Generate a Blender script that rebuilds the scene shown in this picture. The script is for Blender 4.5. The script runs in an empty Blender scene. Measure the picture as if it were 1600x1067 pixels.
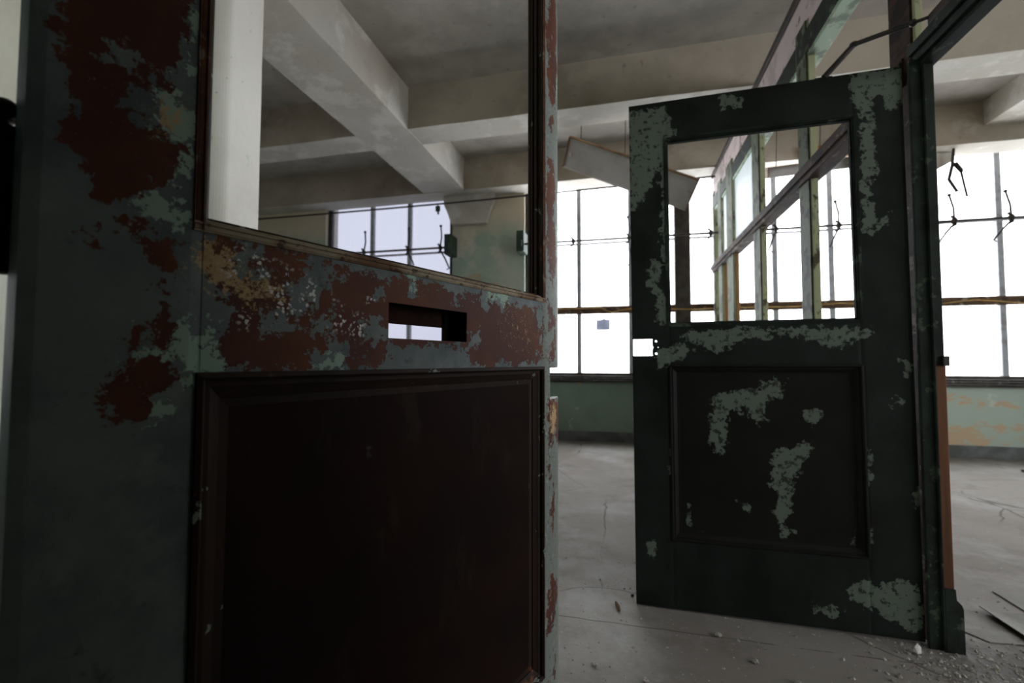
import bpy, bmesh, math, random
from mathutils import Vector, Matrix, noise as mnoise

random.seed(7)
EXPOSURE = 3.15
PANEBLUE = (145, 146, 152)
C = bpy.context.scene.collection
SC = bpy.context.scene
PI = math.pi

# ------------------------------------------------------------------ camera, sky, exposure
def setup_camera():
    cd = bpy.data.cameras.new('camera'); cam = bpy.data.objects.new('camera', cd); C.objects.link(cam)
    cd.sensor_width = 36.0; cd.lens = 16.0; cd.clip_start = 0.02; cd.clip_end = 200
    yaw, pitch, roll = math.radians(13.72), math.radians(2.43), math.radians(0.12)
    f = Vector((-math.sin(yaw)*math.cos(pitch), math.cos(yaw)*math.cos(pitch), math.sin(pitch)))
    r = Vector((math.cos(yaw), math.sin(yaw), 0)); u = r.cross(f)
    r2 = r*math.cos(roll) + u*math.sin(roll); u2 = u*math.cos(roll) - r*math.sin(roll)
    m = Matrix((r2, u2, -f)).transposed().to_4x4(); m.translation = Vector((0, 0, 1.0))
    cam.matrix_world = m
    cd.dof.use_dof = True; cd.dof.focus_distance = 0.86; cd.dof.aperture_fstop = 4.0
    SC.camera = cam
setup_camera()

w = bpy.data.worlds.new('overcast_sky'); SC.world = w; w.use_nodes = True
wn = w.node_tree.nodes; wl = w.node_tree.links
bg = wn['Background']; bg.inputs['Strength'].default_value = 1.0
tc = wn.new('ShaderNodeTexCoord'); sp = wn.new('ShaderNodeSeparateXYZ'); cr = wn.new('ShaderNodeValToRGB')
wl.new(tc.outputs['Generated'], sp.inputs[0])
mr = wn.new('ShaderNodeMapRange'); mr.inputs[1].default_value = -1; mr.inputs[2].default_value = 1
wl.new(sp.outputs['Z'], mr.inputs[0]); wl.new(mr.outputs[0], cr.inputs[0])
cr.color_ramp.elements[0].position = 0.25; cr.color_ramp.elements[0].color = (0.62, 0.62, 0.62, 1)
cr.color_ramp.elements[1].position = 0.6; cr.color_ramp.elements[1].color = (0.97, 0.985, 1.0, 1)
wl.new(cr.outputs[0], bg.inputs[0])

SC.view_settings.view_transform = 'Standard'; SC.view_settings.look = 'None'
SC.view_settings.exposure = EXPOSURE; SC.view_settings.gamma = 1.0; SC.view_settings.use_curve_mapping = False
SC.cycles.use_denoising = True
SC.cycles.max_bounces = 10; SC.cycles.diffuse_bounces = 6; SC.cycles.transparent_max_bounces = 12
SC.cycles.caustics_reflective = False; SC.cycles.caustics_refractive = False; SC.cycles.sample_clamp_indirect = 6

def portal(x0, x1, z0, z1, y, side=False):
    ld = bpy.data.lights.new('window_light', 'AREA'); ld.shape = 'RECTANGLE'; ld.size = x1-x0; ld.size_y = z1-z0
    ld.cycles.is_portal = True
    o = bpy.data.objects.new('window_light', ld); C.objects.link(o)
    o.location = ((x0+x1)/2, y, (z0+z1)/2); o.rotation_euler = (-PI/2, 0, 0)   # faces into the room
    if side: o.location = (6.6, -.3, 2.05); o.rotation_euler = (PI/2, 0, PI/2)
    if side == 'left': o.location = (-6.36, 1.05, 2.05); o.rotation_euler = (PI/2, 0, -PI/2)

WINDOWS = [(-4.22, -2.26), (-1.25, 2.85), (3.28, 4.72)]
for a, b in WINDOWS: portal(a, b, 0.8, 3.3, 5.96)
portal(0, 6.0, .8, 3.3, 0, side=True); portal(0, 1.4, .8, 3.3, 0, side='left')

# ------------------------------------------------------------------ materials
def lin(c):
    return tuple(((v/255)/12.92 if v/255 <= .04045 else ((v/255+.055)/1.055)**2.4) for v in c) + (1,)

class Mat:
    def __init__(self, name, base, rough=.8, spec=.3, metal=0.0):
        m = bpy.data.materials.new(name); m.use_nodes = True; self.m = m
        self.n = m.node_tree.nodes; self.l = m.node_tree.links
        self.b = self.n['Principled BSDF']
        self.b.inputs['Roughness'].default_value = rough
        self.b.inputs['Specular IOR Level'].default_value = spec
        self.b.inputs['Metallic'].default_value = metal
        self.tc = self.n.new('ShaderNodeTexCoord'); self.at = None; self.sepc = None
        rgb = self.n.new('ShaderNodeRGB'); rgb.outputs[0].default_value = lin(base); self.col = rgb.outputs[0]
        self.h = None
    def noise(self, s, d=6, r=.6, sc=(1, 1, 1), dist=0.0, off=0.0):
        mp = self.n.new('ShaderNodeMapping'); mp.inputs['Scale'].default_value = sc; mp.inputs['Location'].default_value = (off, off*1.7, off*.6)
        self.l.new(self.tc.outputs['Object'], mp.inputs[0])
        t = self.n.new('ShaderNodeTexNoise'); t.inputs['Scale'].default_value = s; t.inputs['Detail'].default_value = d
        t.inputs['Roughness'].default_value = r; t.inputs['Distortion'].default_value = dist
        self.l.new(mp.outputs[0], t.inputs['Vector']); return t.outputs[0]
    def voro(self, s, feature='F1', sc=(1, 1, 1), out='Distance', warp=0.0):
        mp = self.n.new('ShaderNodeMapping'); mp.inputs['Scale'].default_value = sc
        self.l.new(self.tc.outputs['Object'], mp.inputs[0]); v = mp.outputs[0]
        if warp:
            t = self.n.new('ShaderNodeTexNoise'); t.inputs['Scale'].default_value = s*1.3; t.inputs['Detail'].default_value = 4
            self.l.new(mp.outputs[0], t.inputs['Vector'])
            a = self.n.new('ShaderNodeVectorMath'); a.operation = 'SCALE'; a.inputs['Scale'].default_value = warp; self.l.new(t.outputs[1], a.inputs[0])
            b = self.n.new('ShaderNodeVectorMath'); b.operation = 'ADD'; self.l.new(v, b.inputs[0]); self.l.new(a.outputs[0], b.inputs[1]); v = b.outputs[0]
        t = self.n.new('ShaderNodeTexVoronoi'); t.feature = feature; t.inputs['Scale'].default_value = s
        self.l.new(v, t.inputs['Vector']); return t.outputs[out]
    def sep(self, ax):
        s = self.n.new('ShaderNodeSeparateXYZ'); self.l.new(self.tc.outputs['Object'], s.inputs[0]); return s.outputs[ax]
    def attr(self, ch):
        if self.at is None:
            self.at = self.n.new('ShaderNodeAttribute'); self.at.attribute_name = 'wear'
            self.sepc = self.n.new('ShaderNodeSeparateColor'); self.l.new(self.at.outputs['Color'], self.sepc.inputs[0])
        return self.at.outputs['Alpha'] if ch == 'A' else self.sepc.outputs['RGB'.index(ch)]
    def math(self, op, a, b=0.0, c=0.0):
        t = self.n.new('ShaderNodeMath'); t.operation = op
        for i, v in enumerate((a, b, c)):
            if isinstance(v, (int, float)): t.inputs[i].default_value = v
            else: self.l.new(v, t.inputs[i])
        return t.outputs[0]
    def ramp(self, v, lo, hi):
        t = self.n.new('ShaderNodeMapRange'); t.inputs[1].default_value = lo; t.inputs[2].default_value = hi; t.clamp = True
        self.l.new(v, t.inputs[0]); return t.outputs[0]
    def mix(self, fac, color, k=1.0):
        t = self.n.new('ShaderNodeMix'); t.data_type = 'RGBA'
        if k != 1.0: fac = self.math('MULTIPLY', fac, k)
        self.l.new(fac, t.inputs[0]); self.l.new(self.col, t.inputs[6])
        if isinstance(color, tuple): t.inputs[7].default_value = lin(color)
        else: self.l.new(color, t.inputs[7])
        self.col = t.outputs[2]; return self
    def layer(self, color, s, lo, hi, k=1.0, **kw):
        f = self.ramp(self.noise(s, **kw), lo, hi); self.mix(f, color, k); return f
    def done(self, height=None, dist=.002, strength=.6, rough=None):
        self.l.new(self.col, self.b.inputs['Base Color'])
        if rough is not None: self.l.new(rough, self.b.inputs['Roughness'])
        if height is not None:
            t = self.n.new('ShaderNodeBump'); t.inputs['Strength'].default_value = strength; t.inputs['Distance'].default_value = dist
            self.l.new(height, t.inputs['Height']); self.l.new(t.outputs[0], self.b.inputs['Normal'])
        return self.m

def mat_concrete(name, base, dark, pale, warm, stain=.5, peel=.5):
    m = Mat(name, base, .9, .2)
    m.layer(dark, .9, .42, .72, stain, d=8, r=.62)
    m.layer(warm, .6, .5, .75, .6, d=6, off=3.1)
    m.layer(pale, 2.6, .52, .6, peel, d=9, r=.66, off=7.7)
    m.layer(dark, 14, .63, .72, .5, d=6, off=1.3)
    return m.done(m.noise(22, 8, .7), .006, .5)

M_BEAMSHADE = mat_concrete('shaded_stained_beam_side', (176, 166, 152), (112, 104, 92), (182, 174, 160), (128, 112, 90), .8, .35)
M_SLAB = mat_concrete('ceiling_plaster', (190, 185, 178), (120, 115, 107), (150, 145, 136), (118, 104, 88), .8, .35)
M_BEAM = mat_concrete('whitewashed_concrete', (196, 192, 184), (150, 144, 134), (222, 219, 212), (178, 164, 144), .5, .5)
def mat_wall_end():
    m = Mat('column_whitewash', (238, 235, 228), .85, .2)
    m.layer((212, 207, 197), 1.4, .45, .65, .6, d=8)
    m.layer((150, 190, 168), 1.3, .6, .64, .8, d=8, r=.64, off=2.6, sc=(1, 1, .6))
    m.layer((176, 172, 160), 6, .64, .7, .6, d=7, off=8)
    m.layer((120, 128, 118), 22, .7, .73, .7, d=5, off=1)
    return m.done(m.noise(14, 8, .7), .005, .5)
M_COLUMN = mat_wall_end()

def mat_wall_paint():
    m = Mat('flaking_wall_paint', (178, 186, 172), .85, .25)
    m.layer((142, 164, 148), 1.1, .42, .55, .9, d=8, r=.62)
    m.layer((196, 190, 176), 1.7, .55, .64, .8, d=8, r=.66, off=4)
    m.layer((182, 140, 104), 2.2, .6, .67, .8, d=9, r=.68, off=9, sc=(1, 1, 1.8))
    m.layer((110, 116, 104), 5, .6, .75, .5, d=8, off=2)
    # cream distemper above the green dado on the piers
    z = m.ramp(m.math('ADD', m.sep('Z'), m.math('MULTIPLY', m.noise(3, 6), .5)), 2.9, 3.2)
    m.mix(z, (206, 192, 170), .85)
    return m.done(m.noise(16, 8, .7), .006, .5)
M_WALL = mat_wall_paint()

def mat_dado():
    m = Mat('green_dado_paint', (138, 158, 144), .8, .3)
    m.layer((120, 140, 126), 1.5, .4, .65, .8, d=7)
    # orange undercoat shows more toward the right hand room
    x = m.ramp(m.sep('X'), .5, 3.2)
    m.mix(x, (190, 202, 190), .8)  # paler to the right: the side room's stronger light painted in
    f = m.math('ADD', m.noise(3.2, 9, .68, sc=(1, 1, 2.2)), m.math('MULTIPLY', x, .09))
    low = m.ramp(m.sep('Z'), .55, .15)
    f = m.math('ADD', f, m.math('MULTIPLY', low, m.math('MULTIPLY', x, .1)))
    m.mix(m.ramp(f, .65, .70), (206, 164, 122), .7)
    m.layer((206, 214, 204), 4, .62, .68, .6, d=8, off=5)
    return m.done(m.noise(20, 8, .7), .004, .5)
M_DADO = mat_dado()

def mat_floor():
    m = Mat('dusty_concrete_floor', (136, 131, 125), .85, .25)
    m.layer((112, 104, 97), .8, .4, .7, .8, d=8, r=.62)
    m.layer((164, 163, 160), 1.6, .5, .68, .7, d=9, r=.66, off=3)
    m.layer((100, 94, 88), 3.1, .55, .7, .6, d=9, r=.7, off=14)
    m.layer((112, 104, 96), 6, .6, .72, .5, d=8, off=8)
    m.layer((186, 184, 180), 55, .64, .72, .6, d=4, off=2)
    m.layer((84, 80, 74), 80, .66, .72, .6, d=3, off=12)
    cr1 = m.ramp(m.voro(.8, 'DISTANCE_TO_EDGE', warp=.35), .006, .0)
    m.mix(m.math('MULTIPLY', cr1, m.ramp(m.noise(1.2, 4), .45, .55)), (60, 56, 52), .8)
    # long joint running across below the dark door, and the dirty corner by the post
    jy = m.math('ABSOLUTE', m.math('ADD', m.math('ADD', m.sep('Y'), -1.826), m.math('MULTIPLY', m.math('SUBTRACT', m.noise(5, 5), .5), .025)))
    jm = m.math('MULTIPLY', m.ramp(jy, .0035, .0012), m.ramp(m.noise(7, 4, .6, off=5), .38, .48))
    m.mix(jm, (56, 52, 48), .85)
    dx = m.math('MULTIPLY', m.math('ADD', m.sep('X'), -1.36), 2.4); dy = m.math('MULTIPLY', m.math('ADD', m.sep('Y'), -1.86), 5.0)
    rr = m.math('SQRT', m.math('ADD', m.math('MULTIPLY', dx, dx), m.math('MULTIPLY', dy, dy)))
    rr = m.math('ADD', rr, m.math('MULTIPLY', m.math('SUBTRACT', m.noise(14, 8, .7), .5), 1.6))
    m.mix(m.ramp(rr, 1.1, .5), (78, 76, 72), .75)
    h = m.math('SUBTRACT', m.math('MULTIPLY', m.noise(60, 8, .7), .5), m.math('MULTIPLY', cr1, .6))
    return m.done(h, .004, .6)
M_FLOOR = mat_floor()

def mat_plain(name, base, second, s=8, lo=.45, hi=.6, rough=.7, spec=.3, k=.9, bump=.3, sc=(1, 1, 1), third=None, metal=0.0):
    m = Mat(name, base, rough, spec, metal)
    f = m.layer(second, s, lo, hi, k, d=8, r=.64, sc=sc)
    if third: m.layer(third, s*1.7, .58, .63, .9, d=8, r=.66, off=6, sc=sc)
    return m.done(m.noise(s*5, 6, .7, sc=sc), .002, bump)

M_BASEBOARD = mat_plain('grey_baseboard_paint', (120, 122, 122), (86, 88, 86), 5, .4, .6)
M_SASH = mat_plain('window_steel', (74, 68, 62), (52, 44, 38), 9, .45, .6, .6)
M_SASHPALE = mat_plain('pale_window_steel', (176, 178, 184), (140, 140, 142), 9, .5, .65, .6)
M_RAILRUST = mat_plain('rusty_window_rail', (104, 78, 58), (70, 58, 50), 7, .45, .6, .8, third=(150, 140, 124))
M_SILL = mat_plain('dark_sill_paint', (62, 56, 50), (40, 34, 30), 9, .45, .6, .6, third=(110, 112, 104))
M_IRON = mat_plain('dark_iron', (40, 37, 34), (62, 46, 36), 14, .5, .62, .6, .4)
M_GREENIRON = mat_plain('green_cast_box', (54, 70, 60), (38, 48, 42), 9, .45, .6)
M_POSTLIGHT = mat_plain('pale_olive_stop_paint', (164, 166, 132), (70, 64, 46), 13, .56, .6, .65, .15, .95, .5, sc=(1, 1, .5), third=(120, 130, 100))
M_POSTGREEN = mat_plain('flaking_green_post_paint', (86, 95, 74), (34, 33, 27), 11, .52, .56, .65, .15, .95, .5, sc=(1, 1, .5), third=(116, 120, 96))
M_POSTDARK = mat_plain('dark_green_frame_paint', (40, 48, 42), (24, 26, 23), 8, .45, .6, .65, .14, third=(78, 88, 74))
M_RAILBROWN = mat_plain('brown_transom_paint', (62, 46, 38), (30, 25, 21), 9, .47, .55, .7, .1, .9, .5, sc=(1, .5, 1), third=(112, 104, 92))
M_WOODPALE = mat_plain('bare_pale_wood', (166, 126, 84), (126, 88, 54), 7, .4, .62, .7, .2, .8, .3, sc=(3, 3, .25))
M_WOOD = mat_plain('bare_brown_wood', (112, 68, 40), (76, 46, 28), 7, .4, .62, .7, .3, .8, .3, sc=(3, 3, .25))
M_TIMBER = mat_plain('orange_timber', (158, 98, 52), (112, 64, 36), 6, .4, .62, .7, .3, .8, .3, sc=(.3, 3, 3))
M_PINK = mat_plain('pinkish_board', (196, 182, 180), (150, 140, 138), 4, .5, .6, .8, .2, .6, .3, third=(96, 88, 80))
M_GREENSOFFIT = mat_plain('pale_green_head_paint', (150, 172, 146), (92, 108, 88), 8, .5, .58, .6, .35, third=(186, 196, 176))
M_ENAMEL = mat_plain('white_enamel', (214, 210, 208), (190, 182, 176), 4, .45, .65, .45, .45, .6, .05)
M_ENAMELEDGE = mat_plain('rusty_enamel_edge', (150, 122, 88), (110, 84, 58), 12, .4, .6, .7)
M_PAPER = mat_plain('grey_paper', (150, 152, 160), (128, 130, 140), 10, .4, .6, .9)
M_YELLOW = mat_plain('yellow_cable_sheath', (190, 150, 84), (150, 112, 60), 20, .4, .6, .6)
M_SHEET = mat_plain('dusty_floor_sheet', (140, 138, 132), (112, 108, 102), 5, .4, .65, .85, .2, .8, .2)
M_CHIP = mat_plain('plaster_grit', (172, 168, 160), (120, 112, 104), 30, .4, .6, .9, .2)
M_WHITECHIP = mat_plain('white_plaster', (222, 220, 214), (190, 186, 180), 30, .4, .6, .9, .2)
M_LEAF = mat_plain('brown_splinter', (92, 62, 36), (60, 42, 28), 30, .4, .6, .9, .2)
M_DARKVOID = mat_plain('dark_inner_steel', (26, 22, 20), (18, 15, 14), 20, .4, .6, .9, .1)
M_RUSTIN = mat_plain('rusty_inner_sheet', (62, 38, 30), (46, 29, 23), 20, .4, .6, .9, .15)

def mat_pane(name, tint, milky):
    m = bpy.data.materials.new(name); m.use_nodes = True; n = m.node_tree.nodes; l = m.node_tree.links
    n.remove(n['Principled BSDF']); out = n['Material Output']
    tr = n.new('ShaderNodeBsdfTransparent'); tr.inputs[0].default_value = lin(tint)
    tl = n.new('ShaderNodeBsdfTranslucent'); tl.inputs[0].default_value = lin(tint)
    mx = n.new('ShaderNodeMixShader'); tcn = n.new('ShaderNodeTexCoord'); mp = n.new('ShaderNodeMapping'); mp.inputs['Scale'].default_value = (22, 1, .6)
    nz = n.new('ShaderNodeTexNoise'); nz.inputs['Scale'].default_value = 1.0; mr = n.new('ShaderNodeMapRange')
    mr.inputs[3].default_value = milky*.5; mr.inputs[4].default_value = milky*1.5
    l.new(tcn.outputs['Object'], mp.inputs[0]); l.new(mp.outputs[0], nz.inputs['Vector']); l.new(nz.outputs[0], mr.inputs[0]); l.new(mr.outputs[0], mx.inputs[0])
    l.new(tr.outputs[0], mx.inputs[1]); l.new(tl.outputs[0], mx.inputs[2]); l.new(mx.outputs[0], out.inputs[0]); return m
M_PANE = mat_pane('milky_window_sheet', (252, 253, 255), .12)
M_PANEBLUE = mat_pane('bluish_window_sheet', PANEBLUE, .12)
M_FROST = mat_pane('frosted_partition_glass', (236, 240, 242), .8)

def mat_door_left():
    m = Mat('peeling_teal_door_paint', (128, 136, 135), .6, .16)
    m.layer((96, 105, 108), 7, .42, .62, .9, d=8, r=.62)
    m.layer((138, 146, 142), 13, .53, .66, .75, d=9, r=.7, off=4)
    m.layer((62, 70, 74), 28, .6, .7, .7, d=7, r=.7, off=17)
    stile = m.ramp(m.sep('X'), .846, .849)
    m.mix(stile, (138, 144, 137), .9)
    n1 = m.noise(42, 10, .68)
    n2 = m.noise(55, 10, .7, off=5)
    n3 = m.noise(130, 6, .7, off=11)
    jag = m.math('ADD', m.math('MULTIPLY', m.math('SUBTRACT', n1, .5), 1.35), m.math('MULTIPLY', m.math('SUBTRACT', n3, .5), .45))
    jag2 = m.math('ADD', m.math('MULTIPLY', m.math('SUBTRACT', n2, .5), 1.7), m.math('MULTIPLY', m.math('SUBTRACT', n3, .5), .7))
    fg = m.ramp(m.math('ADD', m.attr('G'), jag2), .48, .51)
    m.mix(fg, (172, 198, 182), .95)
    fb = m.ramp(m.math('ADD', m.attr('R'), jag), .49, .505)
    # primer: maroon with rustier clouds
    base = m.col
    pr = m.n.new('ShaderNodeMix'); pr.data_type = 'RGBA'; pr.inputs[6].default_value = lin((92, 57, 49)); pr.inputs[7].default_value = lin((120, 70, 46))
    m.l.new(m.ramp(m.noise(5, 8, .62, off=2), .44, .64), pr.inputs[0])
    m.mix(fb, pr.outputs[2])
    m.mix(m.math('MULTIPLY', stile, m.ramp(m.noise(85, 8, .72, off=31), .585, .60)), (104, 66, 56), .9)
    m.mix(m.math('MULTIPLY', stile, m.ramp(m.noise(95, 8, .72, off=41, sc=(1, 1, .6)), .60, .62)), (172, 182, 172), .9)
    # raised pale lip along the broken paint edge
    lip = m.math('MULTIPLY', m.ramp(m.math('ABSOLUTE', m.math('SUBTRACT', m.math('ADD', m.attr('R'), jag), .485)), .018, .0), m.ramp(m.noise(26, 4, .6, off=8), .5, .58))
    m.mix(lip, (150, 158, 150), .5)
    # ochre scraping
    jo = m.math('ADD', m.attr('B'), m.math('MULTIPLY', m.math('SUBTRACT', m.noise(90, 8, .75, off=3), .47), 1.6))
    m.mix(m.ramp(jo, .46, .54), (214, 182, 136), .9)
    m.mix(m.math('MULTIPLY', m.ramp(m.noise(34, 8, .7, off=9), .55, .62), m.ramp(m.attr('B'), .4, .7)), (150, 88, 44), .8)
    rid = m.ramp(m.math('ABSOLUTE', m.math('SUBTRACT', m.noise(38, 2, .5, off=14, dist=1.5), .5)), .008, .003)
    rid = m.math('MULTIPLY', m.math('MULTIPLY', rid, m.ramp(m.attr('B'), .12, .2)), m.ramp(m.noise(60, 3, .6, off=21), .5, .54))
    m.mix(rid, (206, 172, 124), .9)
    # small white bare flecks
    v = m.ramp(m.voro(170, warp=.006), .42, .38)
    fl = m.math('MULTIPLY', m.math('MULTIPLY', v, m.ramp(m.noise(34, 5, .6, off=6), .5, .52)), m.ramp(m.attr('A'), .3, .5))
    m.mix(fl, (244, 240, 238))
    tiny = m.math('MULTIPLY', m.ramp(m.voro(160), .13, .1), m.ramp(m.noise(9, 4, .6, off=16), .5, .6))
    m.mix(tiny, (170, 160, 150), .45)
    h = m.math('SUBTRACT', m.math('MULTIPLY', m.noise(70, 6, .7), .18), m.math('MULTIPLY', fb, .6))
    h = m.math('ADD', h, m.math('MULTIPLY', fg, .25)); h = m.math('ADD', h, m.math('MULTIPLY', fl, .5))
    return m.done(h, .0022, .7, None)
M_DOORL = mat_door_left()

def mat_door_left_panel():
    m = Mat('maroon_panel_primer', (40, 24, 19), .7, .08)
    m.layer((30, 22, 19), 4, .42, .62, .9, d=8)
    m.layer((70, 60, 52), 5, .58, .72, .5, d=10, r=.7, off=5, sc=(1, 1, .45))
    m.layer((90, 98, 90), 12, .68, .72, .5, d=8, off=2)
    return m.done(m.noise(60, 6), .001, .4)
M_PANELL = mat_door_left_panel()
def mat_bead():
    m = Mat('brown_bead_paint', (52, 36, 29), .6, .16)
    m.layer((44, 34, 28), 9, .45, .6, .9, d=8)
    m.layer((150, 160, 150), 34, .645, .66, .85, d=8, off=2, sc=(.6, 1, .6))
    m.layer((140, 88, 52), 15, .64, .69, .7, d=8, off=7)
    return m.done(m.noise(60, 6), .001, .4)
M_BEAD = mat_bead()
def mat_worn_bead():
    m = Mat('worn_bead_edge', (172, 156, 134), .7, .15)
    m.layer((120, 84, 60), 12, .48, .56, .9, d=8, sc=(.5, 1, .5))
    m.layer((60, 46, 38), 40, .56, .62, .8, d=6, off=3)
    return m.done(m.noise(80, 6), .001, .5)
M_BEADWORN = mat_worn_bead()
M_BEADRUST = mat_plain('rusty_bead_edge', (104, 66, 48), (72, 46, 36), 18, .45, .6, .7, .12, third=(140, 128, 108))

def mat_door_right(name, base, dark):
    m = Mat(name, base, .6, .14)
    m.layer(dark, 5, .42, .62, .9, d=8)
    n1 = m.noise(30, 10, .68)
    fg = m.ramp(m.math('ADD', m.attr('R'), m.math('MULTIPLY', m.math('SUBTRACT', n1, .5), 1.6)), .48, .52)
    m.mix(fg, (100, 110, 99), .95)
    hole = m.ramp(m.noise(40, 8, .7, off=5), .55, .58); m.mix(m.math('MULTIPLY', hole, fg), dark, .8)
    return m.done(m.math('ADD', m.math('MULTIPLY', fg, .5), m.math('MULTIPLY', m.noise(60, 6), .15)), .0015, .6)
M_DOORR = mat_door_right('dark_green_door_paint', (33, 38, 34), (21, 24, 21))
M_PANELR = mat_door_right('dark_panel_primer', (27, 25, 21), (19, 18, 16))

# ------------------------------------------------------------------ mesh helpers
def obj(name, bm, m, parent=None, smooth=False):
    bmesh.ops.recalc_face_normals(bm, faces=bm.faces[:])
    me = bpy.data.meshes.new(name); bm.to_mesh(me); bm.free()
    o = bpy.data.objects.new(name, me); C.objects.link(o)
    if m is not None: me.materials.append(m)
    if smooth:
        for p in me.polygons: p.use_smooth = True
    if parent is not None: o.parent = parent
    return o
def tag(o, label=None, cat=None, group=None, kind=None):
    if label: o['label'] = label
    if cat: o['category'] = cat
    if group: o['group'] = group
    if kind: o['kind'] = kind
    return o
def thing(name, label, cat, loc=(0, 0, 0), rz=0, group=None, kind=None):
    o = bpy.data.objects.new(name, None); C.objects.link(o); o.location = loc; o.rotation_euler = (0, 0, rz)
    o.empty_display_size = .1
    return tag(o, label, cat, group, kind)
def B(bm, x0, x1, y0, y1, z0, z1, bev=0.0, seg=2):
    x0, x1 = min(x0, x1), max(x0, x1); y0, y1 = min(y0, y1), max(y0, y1); z0, z1 = min(z0, z1), max(z0, z1)
    r = bmesh.ops.create_cube(bm, size=1.0)
    for v in r['verts']:
        v.co = Vector((x0+(v.co.x+.5)*(x1-x0), y0+(v.co.y+.5)*(y1-y0), z0+(v.co.z+.5)*(z1-z0)))
    if bev > 0:
        es = list({e for v in r['verts'] for e in v.link_edges})
        bmesh.ops.bevel(bm, geom=es, offset=bev, segments=seg, affect='EDGES', profile=.6)
    return bm
def box(x0, x1, y0, y1, z0, z1, bev=0.0, seg=2):
    return B(bmesh.new(), x0, x1, y0, y1, z0, z1, bev, seg)
def T(bm, pts, r, n=8, cap=True):
    """tube through points; r may be a list"""
    pts = [Vector(p) for p in pts]; rs = r if isinstance(r, (list, tuple)) else [r]*len(pts); rings = []
    up = Vector((0, 0, 1))
    for i, p in enumerate(pts):
        d = (pts[min(i+1, len(pts)-1)] - pts[max(i-1, 0)]).normalized()
        a = d.cross(up) if abs(d.z) < .9 else d.cross(Vector((1, 0, 0))); a.normalize(); b = d.cross(a)
        rings.append([bm.verts.new(p + (a*math.cos(2*PI*k/n) + b*math.sin(2*PI*k/n))*rs[i]) for k in range(n)])
    for i in range(len(rings)-1):
        for k in range(n): bm.faces.new((rings[i][k], rings[i][(k+1) % n], rings[i+1][(k+1) % n], rings[i+1][k]))
    if cap: bm.faces.new(rings[0][::-1]); bm.faces.new(rings[-1])
    return bm
def S(bm, c, r, sc=(1, 1, 1), sub=2, jit=0.0):
    q = bmesh.ops.create_icosphere(bm, subdivisions=sub, radius=r)
    for v in q['verts']:
        k = 1 + random.uniform(-jit, jit)
        v.co = Vector((v.co.x*sc[0]*k+c[0], v.co.y*sc[1]*k+c[1], v.co.z*sc[2]*k+c[2]))
    return bm
def prism(bm, poly, y0, y1):
    """poly of (x,z) extruded along y"""
    a = [bm.verts.new((x, y0, z)) for x, z in poly]; b = [bm.verts.new((x, y1, z)) for x, z in poly]; n = len(poly)
    bm.faces.new(a); bm.faces.new(b[::-1])
    for i in range(n): bm.faces.new((a[i], a[(i+1) % n], b[(i+1) % n], b[i]))
    return bm
def rough_edges(bm, amp, cell, scale=3.0):
    """cut a long box into cells and shift the points a little so its arrises are hand cast"""
    slice_mesh(bm, cell)
    for v in bm.verts:
        n = mnoise.noise_vector(v.co*scale)*amp + mnoise.noise_vector(v.co*scale*5)*amp*.45
        v.co += n
    return bm
def slice_mesh(bm, cell, axes='xyz'):
    for ax in axes:
        i = 'xyz'.index(ax); lo = min(v.co[i] for v in bm.verts); hi = max(v.co[i] for v in bm.verts)
        n = int((hi-lo)/cell); no = Vector((0, 0, 0)); no[i] = 1
        for k in range(1, n+1):
            co = Vector((0, 0, 0)); co[i] = lo + (hi-lo)*k/(n+1)
            bmesh.ops.bisect_plane(bm, geom=bm.verts[:]+bm.edges[:]+bm.faces[:], plane_co=co, plane_no=no)
    return bm
# ------------------------------------------------------------------ the setting
XL, XR, YF, YB, HC, HB = -6.2, 6.6, 5.8, -4.0, 3.64, 3.23
def st(name, bm, m, label, cat, smooth=False):
    o = obj(name, bm, m, None, smooth); tag(o, label, cat, None, 'structure'); return o

st('floor', box(XL, XR, YB, 6.2, -.15, 0), M_FLOOR, 'grey dusty concrete floor strewn with plaster grit', 'floor')
st('ceiling', box(XL, XR, YB, 6.2, HC, HC+.15), M_SLAB, 'stained grey concrete ceiling slab between the beams', 'ceiling')

def beam(name, x0, x1, y0, y1, z0, label, m=M_BEAM):
    bm = box(x0, x1, y0, y1, z0, HC+.01); rough_edges(bm, .006, .22)
    o = st(name, bm, m, label, 'beam'); o.data.materials.append(M_BEAMSHADE)
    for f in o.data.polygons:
        if f.normal.y < -.5: f.material_index = 1  # faces turned from the windows darkened: shade in the colour, plus brown stain
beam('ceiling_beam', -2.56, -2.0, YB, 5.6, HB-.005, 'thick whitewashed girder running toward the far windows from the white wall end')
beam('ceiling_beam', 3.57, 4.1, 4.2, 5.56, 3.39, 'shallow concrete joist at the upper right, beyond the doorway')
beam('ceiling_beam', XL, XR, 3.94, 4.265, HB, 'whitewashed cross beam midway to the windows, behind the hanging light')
beam('ceiling_beam', XL, XR, 5.52, 5.84, HB-.01, 'whitewashed lintel beam along the top of the window wall')

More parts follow.
